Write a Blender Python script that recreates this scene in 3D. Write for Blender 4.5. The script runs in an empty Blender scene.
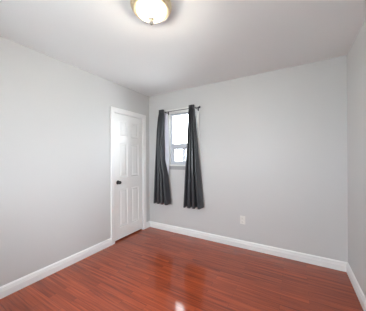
import bpy, bmesh, math, random
from mathutils import Vector, Matrix
random.seed(4)
S = bpy.context.scene
COL = S.collection

# ------------------------------------------------------------------ camera
YAW = math.radians(30.3)
cd = bpy.data.cameras.new('camera')
cam = bpy.data.objects.new('camera', cd)
COL.objects.link(cam)
cam.location = (2.375, 0.0, 1.305)
cam.rotation_euler = (Matrix.Rotation(YAW, 3, 'Z') @ Matrix.Rotation(math.radians(90), 3, 'X') @ Matrix.Rotation(math.radians(-0.3), 3, 'Z')).to_euler()
cd.sensor_fit = 'HORIZONTAL'
cd.sensor_width = 36.0
cd.lens = 36.0 * 192.0 / 366.0
cd.shift_y = 1.5 / 366.0
cd.clip_start = 0.05
S.camera = cam

# ------------------------------------------------------------------ world
W = bpy.data.worlds.new('overcast_sky')
S.world = W
W.use_nodes = True
bg = W.node_tree.nodes['Background']
bg.inputs[0].default_value = (0.90, 0.95, 1.0, 1)
bg.inputs[1].default_value = 21.0
LAMP_STRENGTH = 2.5
BULB_WATTS = 24.0

S.view_settings.view_transform = 'Standard'
S.view_settings.look = 'None'
S.view_settings.gamma = 1.0
S.view_settings.use_curve_mapping = False
S.view_settings.exposure = 0.06

# room: x 0..2.87, y -0.56..2.80, z 0..2.44
RW, RY0, RY1, RH = 2.884, -0.56, 2.806, 2.445
WX0, WX1, WZ0, WZ1 = 0.455, 0.980, 1.175, 2.075     # window opening, back wall
VY0, VY1, VZ0, VZ1 = 0.65, 1.25, 0.80, 1.55         # added window for fill daylight, right wall, out of view
UX0, UX1, UZ0, UZ1 = 0.75, 2.00, 0.98, 2.00         # added window for fill daylight, front wall behind the camera
DY0, DY1, DZ1 = 1.985, 2.635, 2.005                 # door opening, left wall


def portal(name, loc, rot, sx, sy):
    l = bpy.data.lights.new(name, 'AREA')
    l.shape = 'RECTANGLE'
    l.size, l.size_y = sx, sy
    l.cycles.is_portal = True
    o = bpy.data.objects.new(name, l)
    o.location, o.rotation_euler = loc, rot
    COL.objects.link(o)


portal('sky_portal', ((WX0 + WX1) / 2, RY1 + .14, (WZ0 + WZ1) / 2), (math.radians(-90), 0, 0), WX1 - WX0, WZ1 - WZ0)
portal('sky_portal', (RW + .14, (VY0 + VY1) / 2, (VZ0 + VZ1) / 2), (0, math.radians(90), 0), VZ1 - VZ0, VY1 - VY0)

portal('sky_portal', ((UX0 + UX1) / 2, RY0 - .14, (UZ0 + UZ1) / 2), (math.radians(90), 0, 0), UX1 - UX0, UZ1 - UZ0)


# ------------------------------------------------------------------ materials
def mat(name, color, rough=0.5, metal=0.0, **kw):
    m = bpy.data.materials.new(name)
    m.use_nodes = True
    b = m.node_tree.nodes['Principled BSDF']
    b.inputs['Base Color'].default_value = (*color, 1)
    b.inputs['Roughness'].default_value = rough
    b.inputs['Metallic'].default_value = metal
    for k, v in kw.items():
        b.inputs[k.replace('_', ' ')].default_value = v
    return m


def nodes(m):
    nt = m.node_tree
    return nt, nt.nodes, nt.links, nt.nodes['Principled BSDF']


def add_bump(m, scale, strength, dist=0.002, detail=3):
    nt, N, L, b = nodes(m)
    tc = N.new('ShaderNodeTexCoord')
    n = N.new('ShaderNodeTexNoise')
    n.inputs['Scale'].default_value = scale
    n.inputs['Detail'].default_value = detail
    bp = N.new('ShaderNodeBump')
    bp.inputs['Strength'].default_value = strength
    bp.inputs['Distance'].default_value = dist
    L.new(tc.outputs['Object'], n.inputs['Vector'])
    L.new(n.outputs['Fac'], bp.inputs['Height'])
    L.new(bp.outputs['Normal'], b.inputs['Normal'])


M_wall = mat('wall_paint', (0.655, 0.655, 0.655), 0.5)
add_bump(M_wall, 60, 0.12)
M_ceil = mat('ceiling_paint', (0.85, 0.86, 0.865), 0.8)
add_bump(M_ceil, 90, 0.15)
M_trim = mat('white_trim_paint', (0.92, 0.92, 0.92), 0.35)
M_door = mat('white_door_paint', (0.92, 0.92, 0.91), 0.38)
M_vinyl = mat('window_vinyl', (0.56, 0.58, 0.63), 0.35)
M_casing = mat('window_casing_paint', (0.80, 0.80, 0.78), 0.4)
M_apron = mat('apron_painted_shade', (0.40, 0.40, 0.41), 0.5)  # shadow under the sill is put into this darker grey
M_brass = mat('brushed_champagne_brass', (0.80, 0.68, 0.47), 0.35, 0.85)
M_nickel = mat('aged_nickel', (0.34, 0.31, 0.27), 0.4, 0.7)
M_bronze = mat('dark_bronze', (0.06, 0.058, 0.06), 0.25, 0.9)
M_steel = mat('dark_steel', (0.07, 0.07, 0.08), 0.35, 0.9)
M_plate = mat('outlet_plastic', (0.86, 0.85, 0.82), 0.35)
M_slot = mat('outlet_slot', (0.05, 0.05, 0.05), 0.6)
M_dark = mat('closet_wall_paint', (0.25, 0.24, 0.23), 0.8)
M_ground = mat('outside_ground', (0.60, 0.60, 0.58), 0.9)
M_siding = mat('pale_siding', (0.62, 0.66, 0.72), 0.8)
M_roof = mat('roof_shingle', (0.25, 0.27, 0.31), 0.9)
M_hglass = mat('house_window_glass', (0.08, 0.10, 0.13), 0.1)

# floor
M_floor = mat('red_laminate', (0.3, 0.08, 0.04), 0.2)
nt, N, L, b = nodes(M_floor)
tc = N.new('ShaderNodeTexCoord')
bk = N.new('ShaderNodeTexBrick')
bk.offset = 0.37
bk.inputs['Color1'].default_value = (0, 0, 0, 1)
bk.inputs['Color2'].default_value = (1, 1, 1, 1)
bk.inputs['Mortar'].default_value = (.5, .5, .5, 1)
bk.inputs['Scale'].default_value = 1.0
bk.inputs['Mortar Size'].default_value = 0.0008
bk.inputs['Brick Width'].default_value = 0.62
bk.inputs['Row Height'].default_value = 0.065
L.new(tc.outputs['Object'], bk.inputs['Vector'])
mp = N.new('ShaderNodeMapping')
mp.inputs['Scale'].default_value = (1.6, 42, 1)
L.new(tc.outputs['Object'], mp.inputs['Vector'])
off = N.new('ShaderNodeVectorMath')
off.operation = 'ADD'
sc_ = N.new('ShaderNodeVectorMath')
sc_.operation = 'SCALE'
sc_.inputs['Scale'].default_value = 9.0
L.new(bk.outputs['Color'], sc_.inputs[0])
L.new(mp.outputs['Vector'], off.inputs[0])
L.new(sc_.outputs['Vector'], off.inputs[1])
nz = N.new('ShaderNodeTexNoise')
nz.inputs['Scale'].default_value = 1.0
nz.inputs['Detail'].default_value = 5
nz.inputs['Distortion'].default_value = 0.6
L.new(off.outputs['Vector'], nz.inputs['Vector'])
r1 = N.new('ShaderNodeValToRGB')
r1.color_ramp.elements[0].position = 0.30
r1.color_ramp.elements[0].color = (0.19, 0.026, 0.008, 1)
r1.color_ramp.elements[1].position = 0.72
r1.color_ramp.elements[1].color = (0.49, 0.088, 0.025, 1)
L.new(nz.outputs['Fac'], r1.inputs['Fac'])
hs = N.new('ShaderNodeHueSaturation')
mr = N.new('ShaderNodeMapRange')
mr.inputs['To Min'].default_value = 0.92
mr.inputs['To Max'].default_value = 1.08
L.new(bk.outputs['Color'], mr.inputs['Value'])
L.new(mr.outputs['Result'], hs.inputs['Value'])
L.new(r1.outputs['Color'], hs.inputs['Color'])
mx = N.new('ShaderNodeMix')
mx.data_type = 'RGBA'
mx.inputs['B'].default_value = (0.09, 0.025, 0.015, 1)
L.new(bk.outputs['Fac'], mx.inputs['Factor'])
L.new(hs.outputs['Color'], mx.inputs['A'])
L.new(mx.outputs['Result'], b.inputs['Base Color'])
b.inputs['Roughness'].default_value = 0.38
b.inputs['Specular IOR Level'].default_value = 0.22
b.inputs['Coat Weight'].default_value = 0.75
b.inputs['Coat Roughness'].default_value = 0.085
bp = N.new('ShaderNodeBump')
bp.inputs['Strength'].default_value = 0.06
bp.inputs['Distance'].default_value = 0.002
L.new(nz.outputs['Fac'], bp.inputs['Height'])
L.new(bp.outputs['Normal'], b.inputs['Normal'])

# glass: thin clear pane
M_glass = bpy.data.materials.new('clear_glass')
M_glass.use_nodes = True
nt = M_glass.node_tree
nt.nodes.clear()
out = nt.nodes.new('ShaderNodeOutputMaterial')
tr = nt.nodes.new('ShaderNodeBsdfTransparent')
tr.inputs[0].default_value = (.95, .97, .97, 1)
gl = nt.nodes.new('ShaderNodeBsdfGlossy')
gl.inputs['Roughness'].default_value = 0.02
fr = nt.nodes.new('ShaderNodeFresnel')
fr.inputs['IOR'].default_value = 1.3
ms = nt.nodes.new('ShaderNodeMixShader')
nt.links.new(fr.outputs[0], ms.inputs[0])
nt.links.new(tr.outputs[0], ms.inputs[1])
nt.links.new(gl.outputs[0], ms.inputs[2])
nt.links.new(ms.outputs[0], out.inputs[0])

# curtain: dark grey satin with some translucency
M_curt = mat('charcoal_satin', (0.036, 0.038, 0.046), 0.32)
nt, N, L, b = nodes(M_curt)
b.inputs['Sheen Weight'].default_value = 0.1
b.inputs['Specular IOR Level'].default_value = 0.8
out = N['Material Output']
tl = N.new('ShaderNodeBsdfTranslucent')
tl.inputs[0].default_value = (0.12, 0.13, 0.15, 1)
ms = N.new('ShaderNodeMixShader')
ms.inputs[0].default_value = 0.12
L.new(b.outputs[0], ms.inputs[1])
L.new(tl.outputs[0], ms.inputs[2])
L.new(ms.outputs[0], out.inputs[0])

M_edge_strip = mat('pale_edge_cloth', (0.88, 0.88, 0.95), 0.7)
nt, N, L, b = nodes(M_edge_strip)
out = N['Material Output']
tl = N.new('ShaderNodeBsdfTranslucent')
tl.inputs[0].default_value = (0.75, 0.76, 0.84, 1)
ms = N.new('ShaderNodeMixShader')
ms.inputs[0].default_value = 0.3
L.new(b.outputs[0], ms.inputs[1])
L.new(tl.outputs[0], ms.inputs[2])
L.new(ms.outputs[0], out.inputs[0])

# lamp glass: frosted, lit from inside
M_lamp = mat('lit_frosted_glass', (0.9, 0.88, 0.84), 0.4)
nt, N, L, b = nodes(M_lamp)
b.inputs['Emission Color'].default_value = (1.0, 0.84, 0.65, 1)
b.inputs['Emission Strength'].default_value = LAMP_STRENGTH
out = N['Material Output']
tp = N.new('ShaderNodeBsdfTransparent')
ms = N.new('ShaderNodeMixShader')
ms.inputs[0].default_value = 0.55
L.new(b.outputs[0], ms.inputs[1])
L.new(tp.outputs[0], ms.inputs[2])
L.new(ms.outputs[0], out.inputs[0])


# ------------------------------------------------------------------ helpers
def obj(name, bm, m, parent=None, smooth=False, **tags):
    bmesh.ops.recalc_face_normals(bm, faces=bm.faces)
    me = bpy.data.meshes.new(name)
    bm.to_mesh(me)
    bm.free()
    me.materials.append(m)
    if smooth:
        for p in me.polygons:
            p.use_smooth = True
    o = bpy.data.objects.new(name, me)
    COL.objects.link(o)
    if parent:
        o.parent = parent
        o.matrix_parent_inverse = parent.matrix_world.inverted()
    for k, v in tags.items():
        o[k] = v
    return o


def empty(name, loc, **tags):
    o = bpy.data.objects.new(name, None)
    o.location = loc
    o.empty_display_size = 0.05
    COL.objects.link(o)
    bpy.context.view_layer.update()
    for k, v in tags.items():
        o[k] = v
    return o


def box(bm, x0, x1, y0, y1, z0, z1, bev=0.0):
    t = bmesh.new()
    vs = [t.verts.new(p) for p in ((x0, y0, z0), (x1, y0, z0), (x1, y1, z0), (x0, y1, z0),
                                   (x0, y0, z1), (x1, y0, z1), (x1, y1, z1), (x0, y1, z1))]
    for f in ((0, 3, 2, 1), (4, 5, 6, 7), (0, 1, 5, 4), (1, 2, 6, 5), (2, 3, 7, 6), (3, 0, 4, 7)):
        t.faces.new([vs[i] for i in f])
    if bev:
        bmesh.ops.bevel(t, geom=t.edges[:], offset=bev, segments=2, profile=0.7, affect='EDGES')
    me = bpy.data.meshes.new('tmp')
    t.to_mesh(me)
    t.free()
    bm.from_mesh(me)
    bpy.data.meshes.remove(me)


def boxes(*bs, bev=0.0):
    bm = bmesh.new()
    for q in bs:
        box(bm, *q, bev=bev)
    return bm


def lathe(profile, center, axis='Z', n=48):
    """profile: (radius, height) list, closed at the ends where radius is 0."""
    bm = bmesh.new()
    c = Vector(center)
    rings = []
    for r, h in profile:
        ring = []
        cnt = 1 if r < 1e-6 else n
        for i in range(cnt):
            a = 2 * math.pi * i / n
            u, v = r * math.cos(a), r * math.sin(a)
            p = {'Z': (u, v, h), 'X': (h, u, v), 'Y': (u, h, v)}[axis]
            ring.append(bm.verts.new(c + Vector(p)))
        rings.append(ring)
    for a, b_ in zip(rings, rings[1:]):
        for i in range(n):
            j = (i + 1) % n
            if len(a) == 1 and len(b_) == 1:
                continue
            if len(a) == 1:
                bm.faces.new((a[0], b_[i], b_[j]))
            elif len(b_) == 1:
                bm.faces.new((a[i], a[j], b_[0]))
            else:
                bm.faces.new((a[i], a[j], b_[j], b_[i]))
    return bm


def sweep(profile, frames):
    """profile points (d, z) swept along frames = [(point, outward normal)], closed section."""
    bm = bmesh.new()
    rings = []
    for p, nrm in frames:
        rings.append([bm.verts.new((p[0] + nrm[0] * d, p[1] + nrm[1] * d, z)) for d, z in profile])
    k = len(profile)
    for a, b_ in zip(rings, rings[1:]):
        for i in range(k):
            j = (i + 1) % k
            bm.faces.new((a[i], a[j], b_[j], b_[i]))
    bm.faces.new(rings[0])
    bm.faces.new(rings[-1][::-1])
    return bm


# ------------------------------------------------------------------ shell
T = 0.14
K = dict(kind='structure')
obj('floor', boxes((-T, RW + T, RY0 - T, RY1 + T, -0.12, 0)), M_floor, **K)
obj('ceiling', boxes((-T, RW + T, RY0 - T, RY1 + T, RH, RH + 0.12)), M_ceil, **K)
obj('wall_left', boxes((-T, 0, RY0, DY0, 0, RH), (-T, 0, DY1, RY1 + T, 0, RH), (-T, 0, DY0, DY1, DZ1, RH)), M_wall, **K)
obj('wall_back', boxes((0, WX0, RY1, RY1 + T, 0, RH), (WX1, RW, RY1, RY1 + T, 0, RH),
                       (WX0, WX1, RY1, RY1 + T, 0, WZ0), (WX0, WX1, RY1, RY1 + T, WZ1, RH)), M_wall, **K)
obj('wall_right', boxes((RW, RW + T, RY0, VY0, 0, RH), (RW, RW + T, VY1, RY1 + T, 0, RH),
                        (RW, RW + T, VY0, VY1, 0, VZ0), (RW, RW + T, VY0, VY1, VZ1, RH)), M_wall, **K)
obj('wall_front', boxes((-T, UX0, RY0 - T, RY0, 0, RH), (UX1, RW + T, RY0 - T, RY0, 0, RH),
                        (UX0, UX1, RY0 - T, RY0, 0, UZ0), (UX0, UX1, RY0 - T, RY0, UZ1, RH)), M_wall, **K)
obj('wall_closet', boxes((-0.75, -0.71, 1.7, 2.9, 0, RH), (-0.71, -T, 1.7, 1.74, 0, RH), (-0.71, -T, 2.86, 2.9, 0, RH),
                         (-0.75, -T, 1.7, 2.9, -0.05, 0), (-0.75, -T, 1.7, 2.9, RH, RH + .05)), M_dark, **K)

# baseboards with a stepped colonial profile
PR = [(0, 0), (.017, 0), (.017, .062), (.0145, .066), (.0145, .074), (.012, .078), (.0115, .090), (.007, .099), (.0035, .104), (0, .106)]
CW = 0.063   # door casing width
obj('baseboard_left', sweep(PR, [((0, RY0), (1, 1)), ((0, DY0 - CW + .004), (1, 0))]), M_trim, **K)
obj('baseboard_back', sweep(PR, [((0, DY1 + CW - .004), (1, 0)), ((0, RY1), (1, -1)), ((RW, RY1), (-1, -1)), ]), M_trim, **K)
obj('baseboard_right', sweep(PR, [((RW, RY1), (-1, -1)), ((RW, RY0), (-1, 1))]), M_trim, **K)
obj('baseboard_front', sweep(PR, [((RW, RY0), (-1, 1)), ((0, RY0), (1, 1))]), M_trim, **K)


# ------------------------------------------------------------------ door
def mitred(profile, pts, to3):
    """profile (w, d): w across the face from the inner edge outwards, d depth off the wall.
    pts: inner-edge path (u, v) with outward directions; to3 maps (u, v, d) to 3-D."""
    bm = bmesh.new()
    rings = []
    for (u, v), (nu, nv) in pts:
        rings.append([bm.verts.new(to3(u + nu * w, v + nv * w, d)) for w, d in profile])
    k = len(profile)
    for a, b_ in zip(rings, rings[1:]):
        for i in range(k):
            j = (i + 1) % k
            bm.faces.new((a[i], a[j], b_[j], b_[i]))
    if pts[0] != pts[-1]:
        bm.faces.new(rings[0])
        bm.faces.new(rings[-1][::-1])
    return bm


CP = [(-.004, 0), (-.004, .010), (.000, .012), (.012, .012), (.016, .015), (.040, .017), (.050, .020), (CW - .004, .020), (CW, .016), (CW, 0)]
to_left = lambda u, v, d: (d, u, v)
obj('trim_1', mitred(CP, [((DY0, 0), (-1, 0)), ((DY0, DZ1), (-1, 1)), ((DY1, DZ1), (1, 1)), ((DY1, 0), (1, 0))], to_left), M_trim, **K)
# jamb lining
obj('trim_2', boxes((-T, 0.004, DY0, DY0 + .012, 0, DZ1), (-T, 0.004, DY1 - .012, DY1, 0, DZ1),
                    (-T, 0.004, DY0, DY1, DZ1 - .012, DZ1),
                    (-.075, -.05, DY0 + .012, DY0 + .024, 0, DZ1 - .012), (-.075, -.05, DY1 - .024, DY1 - .012, 0, DZ1 - .012),
                    (-.075, -.05, DY0 + .012, DY1 - .012, DZ1 - .024, DZ1 - .012)), M_trim, **K)

LY0, LY1, LZ0, LZ1 = DY0 + .0155, DY1 - .0155, 0.024, DZ1 - .019
XF, XB = -0.008, -0.043


def panel_door():
    bm = bmesh.new()
    cols = [(LY0 + .095, LY0 + .095 + .175), (LY1 - .095 - .175, LY1 - .095)]
    rows = [(.205, .80), (.985, 1.53), (1.63, 1.885)]
    ys = [LY0] + [c for p in cols for c in p] + [LY1]
    zs = [LZ0] + [c for p in rows for c in p] + [LZ1]
    for xf, sg in ((XF, -1), (XB, 1)):
        for i in range(len(ys) - 1):
            for j in range(len(zs) - 1):
                y0, y1, z0, z1 = ys[i], ys[i + 1], zs[j], zs[j + 1]
                ringpts = [(0, 0)]
                if i % 2 == 1 and j % 2 == 1:
                    ringpts = [(0, 0), (.004, .002), (.012, .009), (.022, .009), (.045, .002), ]
                prev = None
                for ins, dep in ringpts:
                    x = xf + sg * dep
                    cur = [bm.verts.new(p) for p in ((x, y0 + ins, z0 + ins), (x, y1 - ins, z0 + ins), (x, y1 - ins, z1 - ins), (x, y0 + ins, z1 - ins))]
                    if prev:
                        for k in range(4):
                            bm.faces.new((prev[k], prev[(k + 1) % 4], cur[(k + 1) % 4], cur[k]))
                    prev = cur
                bm.faces.new(prev)
    for a, c in (((LY0, LZ0), (LY1, LZ0)), ((LY1, LZ0), (LY1, LZ1)), ((LY1, LZ1), (LY0, LZ1)), ((LY0, LZ1), (LY0, LZ0))):
        bm.faces.new([bm.verts.new(p) for p in ((XF, *a), (XF, *c), (XB, *c), (XB, *a))])
    bmesh.ops.remove_doubles(bm, verts=bm.verts, dist=1e-5)
    return bm


door = obj('door_1', panel_door(), M_door, **K)
ky, kz = LY0 + .066, 0.915
knob = obj('door_knob', lathe([(0, .062), (.012, .0615), (.021, .057), (.0265, .048), (.0265, .041), (.021, .033), (.012, .028), (.010, .018), (.0095, .004)],
                              (XF, ky, kz), 'X', 32), M_bronze, door, True, label='dark bronze round door knob')
obj('rosette', lathe([(0, .009), (.020, .009), (.029, .006), (.032, .001), (.032, 0)], (XF, ky, kz), 'X', 32), M_bronze, knob, True)
for hz in (.25, 1.0, 1.78):
    obj('hinge', lathe([(0, -.045), (.005, -.045), (.005, .045), (0, .045)], (XF + .004, LY1 + .002, hz), 'Z', 12), M_trim, door, True)

# ------------------------------------------------------------------ window in the back wall
FY0, FY1 = RY1 + .035, RY1 + .105     # vinyl frame depth
FW = 0.042
RZ0, RZ1 = 1.478, 1.536               # transom bar between fixed pane and slider
win = obj('window_1', boxes((WX0, WX0 + FW, FY0, FY1, WZ0, WZ1), (WX1 - FW, WX1, FY0, FY1, WZ0, WZ1),
                            (WX0 + FW, WX1 - FW, FY0, FY1, WZ1 - FW, WZ1), (WX0 + FW, WX1 - FW, FY0, FY1, WZ0, WZ0 + .022),
                            (WX0 + FW, WX1 - FW, FY0, FY1, RZ0, RZ1), bev=.003), M_vinyl, **K)
# lining of the opening
obj('window_jamb', boxes((WX0 - .001, WX0 + .010, RY1 - .001, FY0, WZ0, WZ1), (WX1 - .010, WX1 + .001, RY1 - .001, FY0, WZ0, WZ1),
                         (WX0, WX1, RY1 - .001, FY0, WZ1 - .010, WZ1 + .001)), M_casing, win)
WC = [(-.003, 0), (-.003, .012), (.004, .014), (.045, .017), (.058, .017), (.062, .013), (.062, 0)]
to_back = lambda u, v, d: (u, RY1 - d, v)
obj('window_casing', mitred(WC, [((WX0, WZ0 - .012), (-1, 0)), ((WX0, WZ1), (-1, 1)), ((WX1, WZ1), (1, 1)), ((WX1, WZ0 - .012), (1, 0))], to_back), M_casing, win)
obj('window_sill', boxes((WX0 - .075, WX1 + .075, RY1 - .048, RY1, WZ0 - .022, WZ0), (WX0, WX1, RY1 - .001, FY0 + .002, WZ0 - .024, WZ0), bev=.004), M_casing, win)
obj('window_apron', boxes((WX0 - .06, WX1 + .06, RY1 - .012, RY1, WZ0 - .080, WZ0 - .024), (WX0 - .06, WX1 + .06, RY1 - .018, RY1, WZ0 - .086, WZ0 - .074), bev=.002), M_apron, win)
obj('upper_pane', boxes((WX0 + FW - .004, WX1 - FW + .004, FY0 + .03, FY0 + .034, RZ1 - .004, WZ1 - FW + .004)), M_glass, win)
xm = 0.722
for x0, x1, yy in ((WX0 + FW, xm + .022, FY0 + .012), (xm - .022, WX1 - FW, FY0 + .036)):
    z0, z1 = WZ0 + .022, RZ0
    w = .040
    s = obj('slider_sash', boxes((x0, x0 + w, yy, yy + .022, z0, z1), (x1 - w, x1, yy, yy + .022, z0, z1),
                                 (x0 + w, x1 - w, yy, yy + .022, z0, z0 + w), (x0 + w, x1 - w, yy, yy + .022, z1 - w, z1), bev=.002), M_vinyl, win)
    obj('sash_pane', boxes((x0 + w - .003, x1 - w + .003, yy + .009, yy + .012, z0 + w - .003, z1 - w + .003)), M_glass, s)

# ------------------------------------------------------------------ unseen window added as fill light, right wall beside the camera
GX0, GX1 = RW + .04, RW + .11
win2 = obj('fill_window_right', boxes((GX0, GX1, VY0, VY0 + .05, VZ0, VZ1), (GX0, GX1, VY1 - .05, VY1, VZ0, VZ1),
                             (GX0, GX1, VY0 + .05, VY1 - .05, VZ1 - .05, VZ1), (GX0, GX1, VY0 + .05, VY1 - .05, VZ0, VZ0 + .05),
                             (GX0, GX1, (VY0 + VY1) / 2 - .03, (VY0 + VY1) / 2 + .03, VZ0 + .05, VZ1 - .05), bev=.003), M_vinyl, **K)
for a, c in ((VY0 + .05, (VY0 + VY1) / 2 - .03), ((VY0 + VY1) / 2 + .03, VY1 - .05)):
    obj('pane', boxes((GX0 + .03, GX0 + .034, a - .003, c + .003, VZ0 + .047, VZ1 - .047)), M_glass, win2)
to_right = lambda u, v, d: (RW - d, u, v)
obj('window_casing', mitred(WC, [((VY0, VZ0), (-1, 0)), ((VY0, VZ1), (-1, 1)), ((VY1, VZ1), (1, 1)), ((VY1, VZ0), (1, 0))], to_right), M_casing, win2)
obj('window_sill', boxes((RW - .038, RW, VY0 - .08, VY1 + .08, VZ0 - .024, VZ0), (RW - .001, GX0, VY0, VY1, VZ0 - .002, VZ0 + .002), bev=0), M_casing, win2)

# ------------------------------------------------------------------ unseen window added to even out the daylight, behind the camera
HY0, HY1 = RY0 - .11, RY0 - .04
mids = [UX0 + (UX1 - UX0) * k / 3 for k in (0, 1, 2, 3)]
win3 = obj('fill_window_front', boxes((UX0, UX0 + .05, HY0, HY1, UZ0, UZ1), (UX1 - .05, UX1, HY0, HY1, UZ0, UZ1),
                             (UX0 + .05, UX1 - .05, HY0, HY1, UZ1 - .05, UZ1), (UX0 + .05, UX1 - .05, HY0, HY1, UZ0, UZ0 + .05),
                             (mids[1] - .025, mids[1] + .025, HY0, HY1, UZ0 + .05, UZ1 - .05),
                             (mids[2] - .025, mids[2] + .025, HY0, HY1, UZ0 + .05, UZ1 - .05), bev=.003), M_vinyl, **K)
for a, c in zip(mids, mids[1:]):
    obj('pane', boxes((a + .024, c - .024, HY0 + .03, HY0 + .034, UZ0 + .047, UZ1 - .047)), M_glass, win3)
to_front = lambda u, v, d: (u, RY0 + d, v)
obj('window_casing', mitred(WC, [((UX0, UZ0), (-1, 0)), ((UX0, UZ1), (-1, 1)), ((UX1, UZ1), (1, 1)), ((UX1, UZ0), (1, 0))], to_front), M_casing, win3)
obj('window_sill', boxes((UX0 - .08, UX1 + .08, RY0, RY0 + .038, UZ0 - .024, UZ0), (UX0, UX1, HY1, RY0 + .001, UZ0 - .002, UZ0 + .002)), M_casing, win3)

# ------------------------------------------------------------------ outside
obj('ground', boxes((-60, 60, -60, 90, -3.3, -3.0)), M_ground, **K)


def far_house(cx, cy, w, d, zt, ridge, label):
    z0 = -3.0
    h = empty('house', (cx, cy, z0), label=label, category='house')
    obj('wall', boxes((cx - w / 2, cx + w / 2, cy - d / 2, cy + d / 2, z0, zt)), M_siding, h)
    bm = bmesh.new()
    e = .35
    pts = [(-w / 2 - e, -d / 2 - e, zt), (w / 2 + e, -d / 2 - e, zt), (w / 2 + e, d / 2 + e, zt), (-w / 2 - e, d / 2 + e, zt), (-w / 2 - e, 0, ridge), (w / 2 + e, 0, ridge)]
    v = [bm.verts.new((cx + p[0], cy + p[1], p[2])) for p in pts]
    for f in ((0, 1, 5, 4), (2, 3, 4, 5), (0, 4, 3), (1, 2, 5), (3, 2, 1, 0)):
        bm.faces.new([v[i] for i in f])
    obj('roof', bm, M_roof, h)
    n = int(w // 2.2)
    for i in range(n):
        x = cx - w / 2 + (i + .5) * w / n
        for zz in (-1.9, zt - 1.7):
            f = obj('window_frame', boxes((x - .5, x + .5, cy - d / 2 - .06, cy - d / 2, zz, zz + 1.1)), M_trim, h)
            obj('pane', boxes((x - .42, x + .42, cy - d / 2 - .075, cy - d / 2 - .062, zz + .08, zz + 1.02)), M_hglass, f)


far_house(-17.5, 31, 8, 7, 1.3, 2.6, 'pale house with grey roof seen through the lower window pane')

# ------------------------------------------------------------------ ceiling light
LX, LY = 1.453, 1.122
lamp = empty('ceiling_light', (LX, LY, RH), label='round brass flush ceiling light with a glowing frosted glass bowl', category='ceiling light')
obj('canopy_ring', lathe([(0, -.001), (.130, -.001), (.146, -.004), (.151, -.010), (.152, -.020), (.149, -.026), (.142, -.029),
                          (.142, -.035), (.141, -.042), (.136, -.047), (.130, -.049), (.118, -.049), (.109, -.046), (0, -.043)],
                         (LX, LY, RH), 'Z', 64), M_brass, lamp, True)
prof = [(.107, -.045), (.108, -.052)]
for i in range(1, 13):
    a = math.pi / 2 * i / 12
    prof.append((.108 * (1 - (i / 12) ** 2.1), -.052 - .058 * i / 12))
obj('glass_bowl', lathe(prof, (LX, LY, RH), 'Z', 64), M_lamp, lamp, True)
bl = bpy.data.lights.new('bulb', 'POINT')
bl.energy = BULB_WATTS
bl.color = (1.0, 0.89, 0.74)
bl.shadow_soft_size = 0.045
bo = bpy.data.objects.new('bulb', bl)
bo.location = (0, 0, -.080)
bo.parent = lamp
COL.objects.link(bo)
obj('finial', lathe([(0, -.102), (.016, -.103), (.022, -.109), (.019, -.115), (.012, -.119), (.017, -.125), (.0185, -.132),
                     (.013, -.142), (.006, -.151), (0, -.156)], (LX, LY, RH), 'Z', 24), M_nickel, lamp, True)

# ------------------------------------------------------------------ curtain rod
RODY, RODZ = RY1 - .105, 2.078
rod = empty('curtain_rod', (.68, RY1, RODZ), label='thin dark metal curtain rod mounted above the window', category='curtain rod')
obj('pole', lathe([(0, .325), (.0055, .325), (.0055, 1.085), (0, 1.085)], (0, RODY, RODZ), 'X', 16), M_steel, rod, True)
for x, sg in ((1.08, 1),):
    obj('finial', lathe([(0, 0), (.009, 0), (.009, sg * .006), (.014, sg * .010), (.018, sg * .018), (.014, sg * .027), (.006, sg * .032), (0, sg * .033)],
                        (x, RODY, RODZ), 'X', 20), M_steel, rod, True)
for x in (.455, 1.035):
    bm = boxes((x - .009, x + .009, RY1 - .02, RY1 - .016, RODZ - .035, RODZ + .02),
               (x - .005, x + .005, RODY, RY1 - .016, RODZ - .013, RODZ - .007),
               (x - .006, x + .006, RODY - .011, RODY + .011, RODZ - .016, RODZ - .006),
               (x - .006, x + .006, RODY - .013, RODY - .008, RODZ - .014, RODZ + .006), bev=.001)
    obj('bracket', bm, M_steel, rod)


# ------------------------------------------------------------------ curtains
def edges_at(keys, z):
    for (za, a0, a1), (zc, c0, c1) in zip(keys, keys[1:]):
        if z >= zc - 1e-9:
            t = (za - z) / (za - zc)
            return a0 + (c0 - a0) * t, a1 + (c1 - a1) * t
    return keys[-1][1:]


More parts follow.
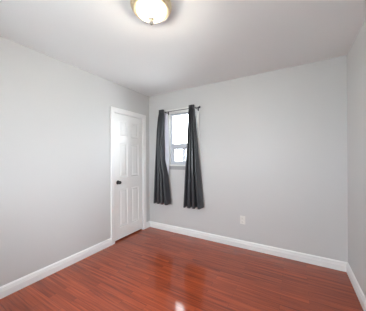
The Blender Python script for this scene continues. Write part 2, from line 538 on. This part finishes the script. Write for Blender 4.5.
def curtain(label, keys, folds, seed, lift, edge_strip):
    """keys: (z, x_left, x_right) from the top down; lining: the same for the pale strip at the inner edge."""
    rnd = random.Random(seed)
    nu, nv = folds * 20, 56
    wd = [rnd.uniform(.75, 1.3) for _ in range(folds)]
    tot = sum(wd)
    am = [rnd.uniform(.75, 1.2) for _ in range(folds + 1)]
    sk = [rnd.uniform(-.35, .35) for _ in range(folds + 1)]
    cum = [0]
    for q in wd:
        cum.append(cum[-1] + q / tot)
    zt, zb = keys[0][0], keys[-1][0]
    bm = bmesh.new()
    grid = []
    for j in range(nv + 1):
        s = j / nv
        z = zt + (zb - zt) * s
        x0, x1 = edges_at(keys, z)
        row = []
        for i in range(nu + 1):
            k = i / nu * folds
            n = int(min(k, folds - 1e-6))
            f = k - n
            u = cum[n] + (cum[n + 1] - cum[n]) * f
            p = 2 * math.pi * f
            aa = am[n] + (am[n + 1] - am[n]) * f
            a = (.030 + .026 * min(1, s * 1.5)) * aa
            head = min(1.0, abs(z - RODZ) / .10)
            a *= .45 + .55 * head
            rr = abs(math.sin(p / 2 + .5 * sk[n] * math.sin(p / 2)))
            c = .95 - 1.9 * rr ** .85
            fine = .0035 * math.sin(5 * p + 4 * s + seed) * s
            y = RODY + a * c + fine
            y = min(y, RY1 - .012)
            xx = x0 + (x1 - x0) * u + (x1 - x0) / folds * (.16 * math.sin(2 * p) + .05 * math.sin(3 * s + n)) * math.sin(math.pi * u) * min(1, s * 2)
            zz = z + lift * u * s + .008 * c * s
            row.append(bm.verts.new((xx, y, zz)))
        grid.append(row)
    for j in range(nv):
        for i in range(nu):
            bm.faces.new((grid[j][i], grid[j][i + 1], grid[j + 1][i + 1], grid[j + 1][i]))
    o = obj('curtain', bm, M_curt, None, True, label=label, category='curtain', group='curtains at the window')
    md = o.modifiers.new('thickness', 'SOLIDIFY')
    md.thickness = .002
    # pale cloth strip, reaching a little past the inner edge
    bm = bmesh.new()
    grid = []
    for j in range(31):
        z = edge_strip[0][0] + (edge_strip[-1][0] - edge_strip[0][0]) * j / 30
        a0, a1 = edges_at(edge_strip, z)
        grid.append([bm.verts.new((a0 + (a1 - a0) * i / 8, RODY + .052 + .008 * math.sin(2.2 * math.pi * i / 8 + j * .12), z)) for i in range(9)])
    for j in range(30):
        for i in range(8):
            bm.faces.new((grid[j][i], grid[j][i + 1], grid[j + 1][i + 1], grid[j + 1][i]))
    ln = obj('edge_strip', bm, M_edge_strip, o, True, label='pale cloth strip at the inner edge')
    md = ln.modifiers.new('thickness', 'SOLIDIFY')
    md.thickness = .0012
    return o


curtain('dark grey curtain on the left of the window, nearest the door',
        [(2.128, .315, .412), (1.78, .275, .405), (1.25, .245, .412), (.98, .222, .475), (.500, .190, .530)], 4, 3, .0,
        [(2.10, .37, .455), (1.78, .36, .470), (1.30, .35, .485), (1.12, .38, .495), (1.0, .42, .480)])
curtain('dark grey curtain on the right of the window, nearest the outlet',
        [(2.133, .905, 1.000), (1.74, .888, 1.030), (1.02, .835, 1.085), (.500, .797, 1.140)], 4, 8, .012,
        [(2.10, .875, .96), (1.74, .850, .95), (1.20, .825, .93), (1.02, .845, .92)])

# ------------------------------------------------------------------ outlet
ox, oz = 1.72, .397
ou = empty('wall_outlet', (ox, RY1, oz), label='small white electrical outlet low on the back wall', category='outlet')
pl = obj('cover_plate', boxes((ox - .036, ox + .036, RY1 - .006, RY1, oz - .058, oz + .058), bev=.002), M_plate, ou)
for dz in (-.026, .026):
    rc = obj('receptacle', boxes((ox - .017, ox + .017, RY1 - .0085, RY1 - .005, oz + dz - .017, oz + dz + .017), bev=.0015), M_plate, ou)
    obj('slots', boxes((ox - .008, ox - .006, RY1 - .0092, RY1 - .008, oz + dz - .004, oz + dz + .008),
                       (ox + .006, ox + .008, RY1 - .0092, RY1 - .008, oz + dz - .004, oz + dz + .006),
                       (ox - .002, ox + .002, RY1 - .0092, RY1 - .008, oz + dz - .012, oz + dz - .008)), M_slot, rc)
obj('screw', lathe([(0, -.0085), (.003, -.008), (.0035, -.006), (0, -.005)], (ox, RY1, oz), 'Y', 12), M_plate, ou)
